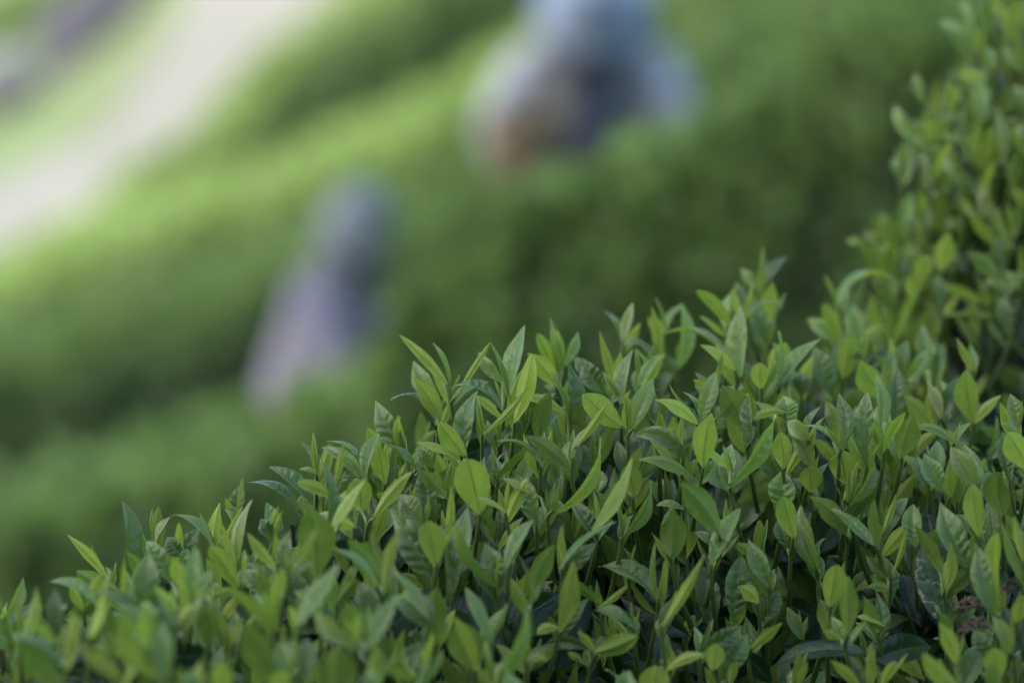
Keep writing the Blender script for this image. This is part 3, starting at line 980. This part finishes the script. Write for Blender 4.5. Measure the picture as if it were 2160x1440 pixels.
LEAVES = """
841 706 941 810 26 N 0 6
913 715 946 805 10 B
869 756 927 855 42 P 0.01
875 797 929 888 42 L
822 834 912 893 22 T 0 22
786 839 858 962 45 T
840 874 856 960 24 L
774 897 800 960 32 L
1037 720 965 835 17 N 0 4
1038 720 1068 835 12 B
1006 738 1060 805 28 P 0.01
1100 680 1070 832 38 P
1123 745 1085 885 38 L
940 815 1050 862 25 T 0 18
1114 814 1017 915 18 N
1003 818 985 965 39 T -0.01
926 890 982 960 40 L -0.02
1089 840 1192 877 28 L 0 18
1204 746 1202 915 37 T
1161 780 1198 890 12 B -0.01
1134 702 1172 780 28 L 0.07
1162 664 1178 795 20 W 0.07
1222 697 1190 772 25 P 0.05
1112 745 1172 815 42 L 0.03
1210 752 1262 802 30 T 0.03
1264 695 1305 835 24 N 0.04
1335 635 1315 722 20 W 0.04
1304 732 1375 746 16 T 0 12
1330 732 1312 852 30 P
1310 742 1300 822 34 L 0.03
1392 743 1350 815 22 P 0.01
1382 794 1336 905 38 P -0.02
1375 646 1392 772 26 N 0.03
1365 668 1402 702 28 L 0.08
1442 632 1428 772 34 P 0.08
1391 695 1530 774 20 P 0 26
1469 612 1537 687 28 L -0.01
1555 640 1562 797 40 P -0.03
1476 728 1550 782 28 L -0.04 9
1527 715 1545 752 10 B -0.02
1560 562 1608 612 24 P 0.06
1552 590 1620 727 46 T 0.05
1632 596 1625 677 36 L 0.05
1656 643 1578 672 15 P -0.02 13
1655 722 1642 807 50 L 0.0
1645 696 1640 812 10 W -0.03
1606 765 1606 817 40 L -0.04
1730 705 1645 812 26 P -0.02
1736 640 1768 724 32 L 0.06
1700 670 1760 722 30 P 0.07
1715 727 1758 837 50 T 0.02
1801 702 1779 795 50 L -0.01
1868 683 1810 730 16 N 0.04 6
1785 746 1820 767 20 T -0.02 6
1814 758 1866 835 56 L -0.03
1853 788 1858 907 34 P -0.05
1824 822 1828 978 44 T -0.05
1882 738 1867 797 30 P -0.01
1915 713 1900 787 31 P 0.01
1957 733 1913 802 34 P 0.0
1895 772 1893 890 42 T 0.0
1920 808 1915 885 28 M 0.0
1928 872 1902 962 56 M -0.06
1910 868 1865 952 26 L -0.07
1925 902 2012 937 26 M -0.05 18
1955 801 1983 882 27 W -0.04
1980 797 2000 857 28 P -0.02
2038 779 2052 884 54 L -0.03
2017 711 2053 782 20 N -0.02
2113 833 2055 892 24 L -0.02 6
2114 921 2088 967 26 P 0.08
2131 827 2145 907 34 P -0.08
2112 887 2150 917 12 P -0.09
2125 913 2165 988 56 L -0.09
2118 908 2130 1012 38 T -0.06
1946 680 1965 782 34 P 0.06
1988 720 1975 802 26 T 0.06
1690 780 1690 832 45 T 0.03
1512 782 1480 884 38 P -0.05
1462 800 1500 832 24 L -0.02
1522 812 1565 907 68 M -0.03
1379 843 1468 894 32 L -0.05 14
1409 812 1460 862 7 B -0.05
1501 870 1484 980 54 L -0.06
1557 829 1512 882 18 P -0.04
1571 826 1585 932 26 T -0.03
1648 878 1540 1020 36 P -0.08
1652 832 1662 897 52 P -0.02
1592 884 1655 872 22 L -0.04 10
1660 885 1705 927 36 P -0.04
1771 824 1777 947 38 P -0.06
1737 891 1775 947 9 B -0.08
1695 893 1757 932 17 P -0.06 6
1335 914 1440 972 40 T -0.03 20
1427 900 1390 927 22 L -0.01
1228 752 1278 832 44 T 0.02
1232 830 1310 897 55 L -0.02
1270 782 1307 842 14 B
1286 840 1215 942 22 N -0.03
677 937 760 1007 31 P
686 924 765 974 15 P 0.03 5
725 932 705 1024 20 N -0.02
801 905 772 1007 28 P -0.02
797 935 812 1020 40 L 0.01
800 928 877 994 18 E 0.0 5
872 934 965 972 22 L 0.0 14
875 944 912 987 36 P 0.01
886 988 940 1047 40 M
985 966 1012 1078 76 L -0.03
885 985 910 1097 42 T 0.02
1015 955 1045 1140 52 T 0.02
870 994 790 1092 32 N -0.01 8
686 965 690 1117 24 T -0.03
775 1008 690 1127 24 L -0.04
755 1008 762 1077 56 L 0.01
568 977 655 1060 34 T 0 5
523 1008 630 1077 26 T 0 6
630 988 668 1002 12 P 0.02 4
648 1058 666 1217 86 M -0.02
672 1104 610 1207 16 N -0.1 -6
710 1180 628 1317 36 P -0.1
694 1151 795 1242 22 E -0.05 5
732 1135 802 1232 52 M -0.02
703 1103 747 1112 26 L 0.0
840 1040 890 1112 50 P -0.01
820 1070 915 1237 64 T -0.01
905 1098 920 1187 58 L -0.05
980 1055 953 1252 50 T -0.02
950 1022 938 1142 20 N -0.02
846 1104 812 1252 27 N -0.06
955 1090 1043 1227 26 E -0.05 -5
778 1122 815 1197 14 B -0.03
820 1143 818 1202 34 M
1125 1088 1072 1197 28 P -0.05
1004 1051 1067 1082 16 L -0.04 9
1085 985 1132 1110 45 P
1056 1008 1140 1050 18 L -0.03 10
1052 922 1140 987 18 T -0.01 7
1115 940 1050 1007 18 M 0.0
1105 918 1202 994 42 M -0.01 10
1020 1140 1045 1242 46 T -0.02
1172 1146 1125 1247 44 M -0.04
832 1200 905 1307 24 W -0.08
1280 924 1168 1077 26 P -0.05 -6
1245 898 1208 967 15 W -0.02
1337 962 1245 1117 28 M -0.06 -7
1325 980 1335 1047 48 L -0.01
1258 973 1245 1062 36 T
1268 990 1258 1037 34 P -0.02
1262 1040 1275 1102 50 M -0.02
1342 972 1465 1017 34 M -0.03 22
1381 1014 1312 1127 30 P -0.04
1461 929 1540 990 24 L -0.06 10
1432 1017 1515 1124 64 M -0.05 10
1418 1072 1415 1172 60 M -0.02
1382 1063 1442 1077 18 P 0.0 6
1560 1063 1500 1192 38 P -0.03
1562 1108 1530 1137 20 P -0.01
1515 962 1475 1022 30 P -0.03
1650 988 1652 1084 56 P -0.03
1652 1047 1675 1132 46 L -0.05
1640 1090 1660 1157 36 T -0.02
1300 1096 1186 1202 20 E -0.05 8
1212 1180 1178 1332 42 M -0.03
1260 1185 1387 1272 44 P -0.02 14
1376 1202 1325 1222 22 P -0.02 8
1382 1140 1390 1264 13 B -0.05
1487 1165 1395 1322 26 N -0.06
1325 1231 1260 1282 16 N -0.03
1200 1218 1270 1272 24 M -0.03
1348 1337 1258 1374 46 M -0.04 -6
1249 1282 1336 1328 28 T -0.04 8
1307 1257 1447 1337 52 O 0.04
1460 1307 1425 1250 38 O 0.04
1567 1165 1550 1307 54 T 0.0
1577 1132 1624 1237 40 P -0.03
1553 1147 1602 1177 26 L -0.02
1554 1236 1598 1272 36 L -0.03 8
1567 1318 1475 1377 40 T -0.03
1580 1332 1525 1432 44 T -0.03
1510 1357 1502 1412 42 L -0.06
1485 1380 1412 1412 26 L -0.05 8
1385 1403 1390 1475 66 L -0.06
1327 1410 1320 1475 46 P -0.09
1133 1337 1178 1329 24 L -0.03 10
1142 1362 1240 1370 32 T -0.02 12
1218 1330 1255 1374 20 L -0.03
1290 1445 1285 1370 52 O 0.04
1400 1325 1390 1404 36 O 0.03
1122 1273 1040 1442 34 P -0.08
1144 1232 1107 1279 16 P -0.06
1555 1390 1540 1442 20 L -0.04
1628 1440 1570 1375 38 O 0.0
1650 1312 1585 1367 26 L -0.03
1688 1062 1728 1202 42 W -0.03
1680 1095 1722 1197 12 B -0.05
1766 1190 1751 1275 52 L -0.06
1790 1213 1790 1332 42 M -0.06
1706 1046 1782 1127 46 M -0.02 12
1756 1064 1845 1152 28 P -0.04 -6
1851 961 1788 1062 28 P -0.05
1812 967 1780 1052 18 N -0.04
1850 1032 1795 1092 40 M -0.01
1843 1050 1855 1154 28 M -0.03
1890 1039 1862 1122 16 N -0.04
1705 983 1710 1037 50 L -0.03
1775 951 1787 1017 60 L -0.04
1645 910 1652 987 44 L -0.04
1670 905 1710 987 40 W -0.03
1948 952 1990 1037 46 P -0.02
2002 1003 2007 1047 28 L -0.02
2005 941 2055 1022 46 W -0.05
2052 1020 2067 1127 44 L -0.06
2105 994 2117 1082 68 M -0.02
1982 1050 2045 1197 58 T -0.04
2062 1150 2097 1294 46 T -0.06
2102 1122 2110 1287 42 L -0.03
2108 1097 2162 1232 26 M -0.07
1928 1060 1932 1152 42 P -0.03
1932 1107 1985 1207 30 M -0.05
1912 1112 1880 1212 14 N -0.05
2005 1140 1995 1242 24 M -0.05
1942 1150 1985 1302 70 D 0.0
1885 1203 1908 1244 24 Y 0.04
1826 1170 1872 1217 28 W -0.02
1825 1240 1880 1249 22 M -0.02 9
1630 1402 1812 1379 44 O -0.02 16
1965 1362 1845 1392 60 O 0.0 6
1745 1170 1795 1222 46 O 0.02
1645 1245 1610 1312 38 T 0.0
1752 1390 1812 1445 26 L -0.05
1830 1392 1842 1445 14 N -0.05
1890 1394 1862 1445 24 L -0.05
1702 1392 1680 1445 18 L -0.05
1947 1375 2022 1450 40 L -0.09
1980 1310 2017 1397 38 L -0.05
1985 1297 2007 1332 30 M -0.03
2055 1325 2094 1387 38 T -0.04
2093 1297 2127 1374 32 W -0.06
2100 1365 2110 1432 50 L -0.07
2085 1400 2108 1455 34 M -0.09
2115 1275 2152 1372 42 O -0.01
2160 1255 2145 1312 34 L -0.05
1820 1255 1845 1337 32 M -0.02
1807 1300 1867 1322 16 L -0.03 8
1728 1265 1745 1332 26 M -0.02
1735 1330 1772 1347 24 L -0.03
2140 1085 2160 1182 22 N -0.08
267 1048 242 1232 36 T 0.0 -6
140 1126 230 1228 26 N 0 6
187 1140 230 1209 9 B
160 1202 246 1242 48 M
287 1094 306 1197 10 B 0.02
368 1083 332 1150 18 W 0.01 8
367 1077 446 1153 24 P 0.01 8
306 1138 362 1227 40 T -0.01
350 1130 385 1172 36 T 0.02
398 1155 380 1187 22 P 0.01
362 1172 392 1247 36 L -0.02
415 1150 405 1257 38 P -0.07
443 1150 500 1234 48 L -0.01
530 1050 508 1192 26 W 0.0
513 1064 464 1152 14 N 0.01
462 1094 498 1187 18 N -0.01
472 1075 502 1087 18 P 0.02 5
548 1092 575 1137 34 T 0.02
515 1200 560 1252 44 T -0.01
578 1125 592 1187 24 L -0.01
608 1115 605 1212 28 T -0.02
54 1211 8 1302 24 P
78 1233 42 1342 28 M
100 1218 205 1282 28 P -0.01 5
115 1236 120 1342 36 T
60 1304 114 1360 22 L
80 1294 114 1352 8 B
40 1345 125 1455 66 M -0.06
25 1335 125 1402 24 T -0.07 8
160 1355 255 1432 30 W -0.1
230 1325 330 1432 44 L -0.09
340 1303 350 1432 46 T -0.08
305 1282 308 1362 30 L -0.08
262 1180 260 1272 14 N -0.02
310 1170 275 1252 16 N -0.02
266 1160 315 1237 30 M 0.01
220 1248 188 1342 22 L -0.05
155 1283 137 1382 28 L -0.04
507 1308 570 1450 68 M -0.07
595 1345 606 1420 42 P -0.07
644 1343 640 1442 44 T -0.06
465 1398 465 1465 46 L -0.1
405 1408 405 1470 40 P -0.1
592 1410 592 1475 44 L -0.1
478 1237 575 1327 30 L -0.07
600 1195 580 1277 32 L -0.06
520 1120 583 1197 28 N -0.02
430 1275 440 1347 46 M -0.03
663 1292 745 1362 40 W -0.06
730 1265 758 1342 54 M -0.02
842 1246 790 1362 36 P -0.08
751 1294 747 1357 20 L -0.05
716 1364 712 1480 80 M -0.06
775 1410 790 1450 34 P -0.1
757 1225 790 1302 42 T 0.0
755 1216 710 1272 36 M 0.0
823 1408 870 1445 16 L -0.06
822 1383 850 1432 26 M -0.04
970 1312 1000 1407 76 M -0.02
956 1298 1004 1412 30 L -0.05
982 1234 1035 1352 28 W -0.04
914 1330 893 1412 18 L -0.06
939 1368 885 1445 22 P -0.09
1155 1391 1112 1397 18 L -0.02 9
1198 1376 1229 1397 16 L -0.02
1080 1418 1075 1475 40 P -0.1
922 1235 918 1352 56 M 0.0
"""

RIGHT_LEAVES = """
2031 12 2043 78 32 P
2063 68 2066 104 28 L
2122 108 2160 152 26 P
2090 106 2098 148 26 P
2037 163 2077 168 40 L 0 5
2066 178 2069 264 42 P
1935 167 1952 220 26 W
1984 202 1976 250 22 W
1894 240 1943 308 34 P
1976 260 1961 305 34 L
1993 250 2037 264 20 P 0 6
1990 291 2032 312 20 P 0 6
1935 290 1967 320 24 W
1906 318 1942 332 18 P 0 5
1999 307 1970 378 26 L
1999 342 2042 387 28 P
2110 260 2119 337 34 W
2095 354 2075 416 22 L
1944 333 1950 396 30 P
1888 340 1906 382 26 P
1917 416 1900 478 36 P
1877 470 1906 510 40 M
1827 493 1858 519 24 W
1792 511 1826 522 22 P 0 5
1821 526 1879 592 42 M
1996 414 1993 472 42 M
1999 503 1985 569 50 L
1950 547 1947 592 46 L
1941 583 1925 632 46 L
1932 521 1934 558 22 W
1877 601 1773 648 22 P -0.1 30
1938 607 1888 726 20 N -0.1
2037 446 2072 464 20 P 0 6
1996 478 2030 484 18 P 0 5
2052 464 2097 522 26 L
2054 545 2106 592 50 M 0 8
2011 609 2072 636 28 L
2087 595 2130 624 26 P 0 5
2128 577 2157 597 20 P
2011 668 2097 670 24 M 0 14
2085 388 2098 472 30 W
2140 20 2150 70 34 L
2105 40 2118 100 30 T
2145 190 2165 240 36 P
2120 180 2135 235 28 M
2090 280 2085 340 30 L
2145 330 2130 395 34 M
2060 270 2052 330 30 L
2150 440 2140 505 36 M
1960 440 1950 500 30 T
1905 540 1900 610 34 T
1860 610 1880 670 36 M
1975 590 1985 650 34 T
1840 640 1850 705 34 L
1800 655 1815 715 30 P
1905 640 1915 700 34 M
2050 640 2062 705 34 M
2120 640 2130 710 38 T
1960 660 1968 725 34 M
2025 400 2030 455 28 P
2015 330 2020 395 34 M
2000 180 2010 235 26 L
2080 20 2088 75 28 M
"""

front = empty('tea_bush', at(1150, 1100, 2.4) - np.array([0, 0, .8]))
tag(front, 'sharp tea bush in front, covered in fresh upright lime shoots', 'bush', 'tea bushes close to the camera')
right = empty('tea_bush', at(2080, 500, 2.95) - np.array([0, 0, .8]))
tag(right, 'taller slightly blurred tea bush with bronze tipped leaves at the right edge', 'bush', 'tea bushes close to the camera')


def plant_leaves(root, recs, dfun, n_single, stem_drop, seed0, extra=2, lean0=0.0):
    """group leaves whose bases meet into shoots; each shoot is a part, each leaf a sub-part"""
    Ds = [float(dfun(r[2], r[3])) for r in recs]
    area = [r[4] * math.hypot(r[0] - r[2], r[1] - r[3]) for r in recs]
    order = sorted(range(len(recs)), key=lambda i: -area[i])
    single = set(order[:n_single])
    rest = Geo()
    left = set(range(len(recs)))
    for i in order:
        if i not in left: continue
        grp = [k for k in left if math.hypot(recs[k][2] - recs[i][2], (recs[k][3] - recs[i][3]) * .8) < 36 and abs(Ds[k] + recs[k][6] - Ds[i] - recs[i][6]) < .06][:6]
        for k in grp: left.discard(k)
        bx = np.mean([recs[k][2] for k in grp])
        by = max(recs[k][3] for k in grp) + 6
        dd = np.mean([Ds[k] + recs[k][6] for k in grp])
        r = random.Random(seed0 + i)
        g = Geo()
        top = at(bx, by, dd + .004)
        lean = r.uniform(-55, 55)
        rootp = at(bx + lean, by + stem_drop * r.uniform(.8, 1.3), dd + .05 + .03 * r.random())
        pts = bez(top, at(bx + lean * .2, by + stem_drop * .45, dd + .012), rootp, 9)
        young = min(recs[k][3] for k in grp)
        tube(g, pts, np.linspace(.0011, .0018, 9), 7)
        for k in grp:
            pB = at(recs[k][2], recs[k][3], Ds[k] + recs[k][6])
            tube(g, bez(pB, (pB + top) / 2 + (top - pB) * .1, at(bx, by + 10, dd + .005), 5), [.0007, .0009, .0011, .0012, .0012], 6)
        sh = link('shoot', g.mesh('shoot'), root, STEM)
        for q_ in range(r.choice((1, 1, 2))):      # the unopened bud of the shoot
            ln_ = r.uniform(45, 95)
            a_ = r.gauss(0, .3)
            survey_leaf(rest, (bx + ln_ * math.sin(a_), by - 8 - ln_ * math.cos(a_), bx, by - 8, ln_ * r.uniform(.10, .17), r.choice('BBN'), .012, 0), dd, seed0 + i * 7 + q_)
        for q_ in range(extra):                    # more of its leaves behind, close to upright
            ln_ = r.uniform(60, 125)
            a_ = r.gauss(lean0, .38)
            survey_leaf(rest, (bx + ln_ * math.sin(a_), by + 22 - ln_ * math.cos(a_), bx, by + 22, ln_ * r.uniform(.20, .34), r.choice('TTPPMLN'), .022, r.uniform(0, 9)), dd, seed0 + i * 11 + q_)
        for k in grp:
            lg = Geo() if k in single else rest
            q = recs[k]
            survey_leaf(lg, (q[0], q[1], q[2] + (q[2] - q[0]) * .07, q[3] + (q[3] - q[1]) * .07, *q[4:]), Ds[k], seed0 + k)
            if k in single:
                me = lg.mesh('leaf')
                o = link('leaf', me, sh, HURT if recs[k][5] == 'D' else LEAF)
                if recs[k][5] == 'D': o['label'] = 'old grey green leaf with brown scars'
                if recs[k][5] == 'Y': o['label'] = 'small yellow withered leaf'
    return rest


recs = parse(LEAVES)
rest = plant_leaves(front, recs, d0, 300, 150, 1000)

# leaves that fill the bush between and behind the surveyed ones
def fill_leaves(geo, n, pxr, pyr, dfun, dd, kinds, ln, asp, ang, keep, seed):
    r = random.Random(seed)
    made = 0
    tries = 0
    while made < n and tries < n * 20:
        tries += 1
        bx, by = r.uniform(*pxr), r.uniform(*pyr)
        L = r.uniform(*ln)
        a = r.gauss(*ang)
        tx, ty = bx + L * math.sin(a), by - L * math.cos(a)
        if not keep(bx, by, tx, ty, r): continue
        k = r.choice(kinds)
        D = float(dfun(bx, by)) + r.uniform(*dd)
        bend = r.uniform(0, 14) if r.random() < .3 else 0
        survey_leaf(geo, (tx, ty, bx, by, L * r.uniform(*asp), k, 0, bend), D, seed + made, hi=False)
        made += 1


def keep_front(bx, by, tx, ty, r):
    if ty < sil(tx) + 8 or by < sil(bx) + 45: return False
    dens = 1.0
    if bx > 1150: dens *= .45 + .55 * max(0, min(1, (1250 - by) / 300))
    return r.random() < dens


def keep_old(bx, by, tx, ty, r):
    return ty > sil(tx) + 70 and by > sil(bx) + 70




def fill_shoots(geo, stems, n, pxr, pyr, dfun, dd, ln, keep, seed, lean=0.0, drop=140, kinds='LMTTPPMN'):
    """whole young shoots: a bud and two to four leaves fanning out of one node"""
    r = random.Random(seed)
    made = tries = 0
    while made < n and tries < n * 30:
        tries += 1
        bx, by = r.uniform(*pxr), r.uniform(*pyr)
        L = r.uniform(*ln)
        a0 = r.gauss(lean, .22)
        if not keep(bx, by, bx + L * math.sin(a0), by - L * math.cos(a0), r): continue
        D = float(dfun(bx, by)) + r.uniform(*dd)
        nl = r.choice((2, 3, 3, 4))
        for k in range(nl):
            fan = a0 + (k - (nl - 1) / 2) * r.uniform(.35, .6) + r.uniform(-.1, .1)
            l_ = L * r.uniform(.7, 1.1) * (1 - .18 * (k % 2))
            off = r.uniform(0, .22) * L
            kind = r.choice(kinds)
            sx, sy = bx + off * .2 * math.sin(a0), by - off
            survey_leaf(geo, (sx + l_ * math.sin(fan), sy - l_ * math.cos(fan), sx, sy, l_ * r.uniform(.22, .38), kind, r.uniform(-.012, .012),
                              r.uniform(0, 10) if abs(fan) > .5 else 0), D, seed + made * 5 + k, hi=False)
        survey_leaf(geo, (bx + L * .75 * math.sin(a0), by - .2 * L - L * .75 * math.cos(a0), bx, by - .2 * L, L * .09, 'B', 0, 0), D, seed + made, hi=False)
        tube(stems, bez(at(bx, by - .22 * L, D), at(bx, by + drop * .4, D + .01), at(bx + r.uniform(-50, 50), by + drop, D + .05), 7), np.linspace(.0010, .0017, 7), 6)
        made += 1


STEMS = Geo()
fill_shoots(rest, STEMS, 300, (-120, 2280), (800, 1600), d0, (.02, .14), (75, 145), keep_front, 5000)
tag(link('shoot_stems', STEMS.mesh('shoot_stems'), front, STEM), kind='stuff')
fill_leaves(rest, 1500, (-150, 2300), (850, 1720), d0, (.06, .26), 'OOOOOMT', (110, 190), (.34, .46), (0, 1.25), keep_old, 9000)
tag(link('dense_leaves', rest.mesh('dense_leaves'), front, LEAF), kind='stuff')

# twigs inside the front bush
g = Geo()
r = random.Random(77)
for k in range(190):
    bx = r.uniform(-100, 2260)
    top_y = sil(bx) + r.uniform(60, 420)
    D = float(d0(bx, top_y)) + r.uniform(.05, .16)
    lean = r.uniform(-90, 90)
    tube(g, bez(at(bx, top_y, D), at(bx + lean * .3, top_y + 120, D + .02), at(bx + lean, top_y + 300, D + .05), 7), np.linspace(.0012, .0028, 7), 6)
tag(link('twigs', g.mesh('twigs'), front, TWIG), kind='stuff')

# the dark mass of wood inside: a mound under the leaf surface
FA = [(*at(*a)[:2], at(*a)[2]) for a in FRONT]


def mound(anc, x0, x1, y0, y1, low, ylo, yhi):
    def fz(x, y):
        z = idw(anc, x, y, 3.0) - low
        z = z - np.clip(ylo - y, 0, 9) * 1.5 - np.clip(y - yhi, 0, 9) * 1.1
        return z + .012 * vnoise(x * 30, y * 30, 4) + .02 * vnoise(x * 12, y * 12, 6)
    return fz


def core(root, xs, ys, fz):
    X, Y = np.meshgrid(xs, ys, indexing='ij')
    g = Geo()
    n, m = X.shape
    i, j = np.meshgrid(np.arange(n - 1), np.arange(m - 1), indexing='ij')
    f = np.stack([i * m + j, (i + 1) * m + j, (i + 1) * m + j + 1, i * m + j + 1], -1).reshape(-1, 4)
    Z = np.maximum(fz(X, Y), ground(X, Y) - .05)
    g.add(np.stack([X, Y, Z], -1).reshape(-1, 3), f)
    link('branch_mass', g.mesh('branch_mass'), root, CORE)


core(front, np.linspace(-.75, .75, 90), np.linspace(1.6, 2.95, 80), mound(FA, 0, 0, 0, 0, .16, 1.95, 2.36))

# dry brown flower remains on the front bush
for cx, cy, n in ((2038, 1276, 90), (2048, 1318, 34), (2138, 1232, 50)):
    g = Geo()
    r = random.Random(cx)
    D = float(d0(cx, cy)) - .045
    for k in range(n):
        u = k / n
        p = (cx - 30 + 60 * u, cy + 14 - 22 * math.sin(u * 3), D + r.uniform(-.01, .01))
        q = (p[0] + r.uniform(4, 26), p[1] + r.uniform(-14, 12), p[2] + r.uniform(-.012, .012))
        a, b_ = at(*p), at(*q)
        tube(g, bez(a, (a + b_) / 2 + np.array([0, 0, .001]), b_, 4), [.0002, .0005, .00045, .0002], 5)
    tube(g, bez(at(cx - 30, cy + 50, D + .01), at(cx - 34, cy + 16, D), at(cx + 28, cy - 2, D), 8), .0007, 6)
    link('dry_flower_head', g.mesh('dry_flower_head'), front, DRY)

# ------------------------------------------------------------------ taller bush at the right edge
RB = [(1900,250,2.82),(2040,30,2.86),(2160,-100,2.9),(2160,200,2.78),(2100,400,2.74),(1960,450,2.78),(1850,560,2.80),(2000,620,2.72),(2160,600,2.70),(1800,680,2.76),(2300,300,2.72),(2300,-200,2.9),(2100,800,2.66),(2300,700,2.64)]


def dr(px, py):
    return idw(RB, px, py, 3.0) - .17


EDGE = np.array([(-200,2140),(0,2035),(100,2040),(180,1965),(260,1910),(340,1905),(450,1880),(520,1835),(600,1800),(680,1790),(800,1800),(1100,1850)], float)


def inside_right(px, py, mrg):
    return px > np.interp(py, EDGE[:, 0], EDGE[:, 1]) + mrg


rest2 = plant_leaves(right, [(t[2] + (t[0] - t[2]) * 1.25, t[3] + (t[1] - t[3]) * 1.25, t[2], t[3], t[4] * .85, *t[5:]) for t in parse(RIGHT_LEAVES)], dr, 80, 110, 20000, 1, -.3)
STEMS2 = Geo()
fill_shoots(rest2, STEMS2, 200, (1800, 2420), (-140, 900), dr, (.02, .13), (62, 105),
            lambda bx, by, tx, ty, r: inside_right(bx, by, 28) and inside_right(tx, ty, 6) and r.random() < (.28 if (bx > 2020 and by > 470) else 1), 30000, lean=-.25, drop=90, kinds='LLWWPPTMN')
tag(link('shoot_stems', STEMS2.mesh('shoot_stems'), right, STEM), kind='stuff')
fill_leaves(rest2, 330, (1800, 2450), (-100, 950), dr, (.06, .2), 'OOOMT', (80, 130), (.36, .48), (-.2, 1.2),
            lambda bx, by, tx, ty, r: inside_right(bx, by, 60) and inside_right(tx, ty, 45), 40000)
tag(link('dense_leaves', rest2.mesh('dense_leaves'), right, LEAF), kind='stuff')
g = Geo()
r = random.Random(78)
for k in range(70):
    bx, ty = r.uniform(1880, 2300), r.uniform(60, 700)
    if not inside_right(bx, ty, 70): continue
    D = float(dr(bx, ty)) + r.uniform(.05, .13)
    lean = r.uniform(-20, 120)
    tube(g, bez(at(bx, ty, D), at(bx + lean * .3, ty + 90, D + .02), at(bx + lean, ty + 240, D + .06), 7), np.linspace(.0013, .003, 7), 6)
tag(link('twigs', g.mesh('twigs'), right, TWIG), kind='stuff')
# its dark inside as a bulging body behind the leaves
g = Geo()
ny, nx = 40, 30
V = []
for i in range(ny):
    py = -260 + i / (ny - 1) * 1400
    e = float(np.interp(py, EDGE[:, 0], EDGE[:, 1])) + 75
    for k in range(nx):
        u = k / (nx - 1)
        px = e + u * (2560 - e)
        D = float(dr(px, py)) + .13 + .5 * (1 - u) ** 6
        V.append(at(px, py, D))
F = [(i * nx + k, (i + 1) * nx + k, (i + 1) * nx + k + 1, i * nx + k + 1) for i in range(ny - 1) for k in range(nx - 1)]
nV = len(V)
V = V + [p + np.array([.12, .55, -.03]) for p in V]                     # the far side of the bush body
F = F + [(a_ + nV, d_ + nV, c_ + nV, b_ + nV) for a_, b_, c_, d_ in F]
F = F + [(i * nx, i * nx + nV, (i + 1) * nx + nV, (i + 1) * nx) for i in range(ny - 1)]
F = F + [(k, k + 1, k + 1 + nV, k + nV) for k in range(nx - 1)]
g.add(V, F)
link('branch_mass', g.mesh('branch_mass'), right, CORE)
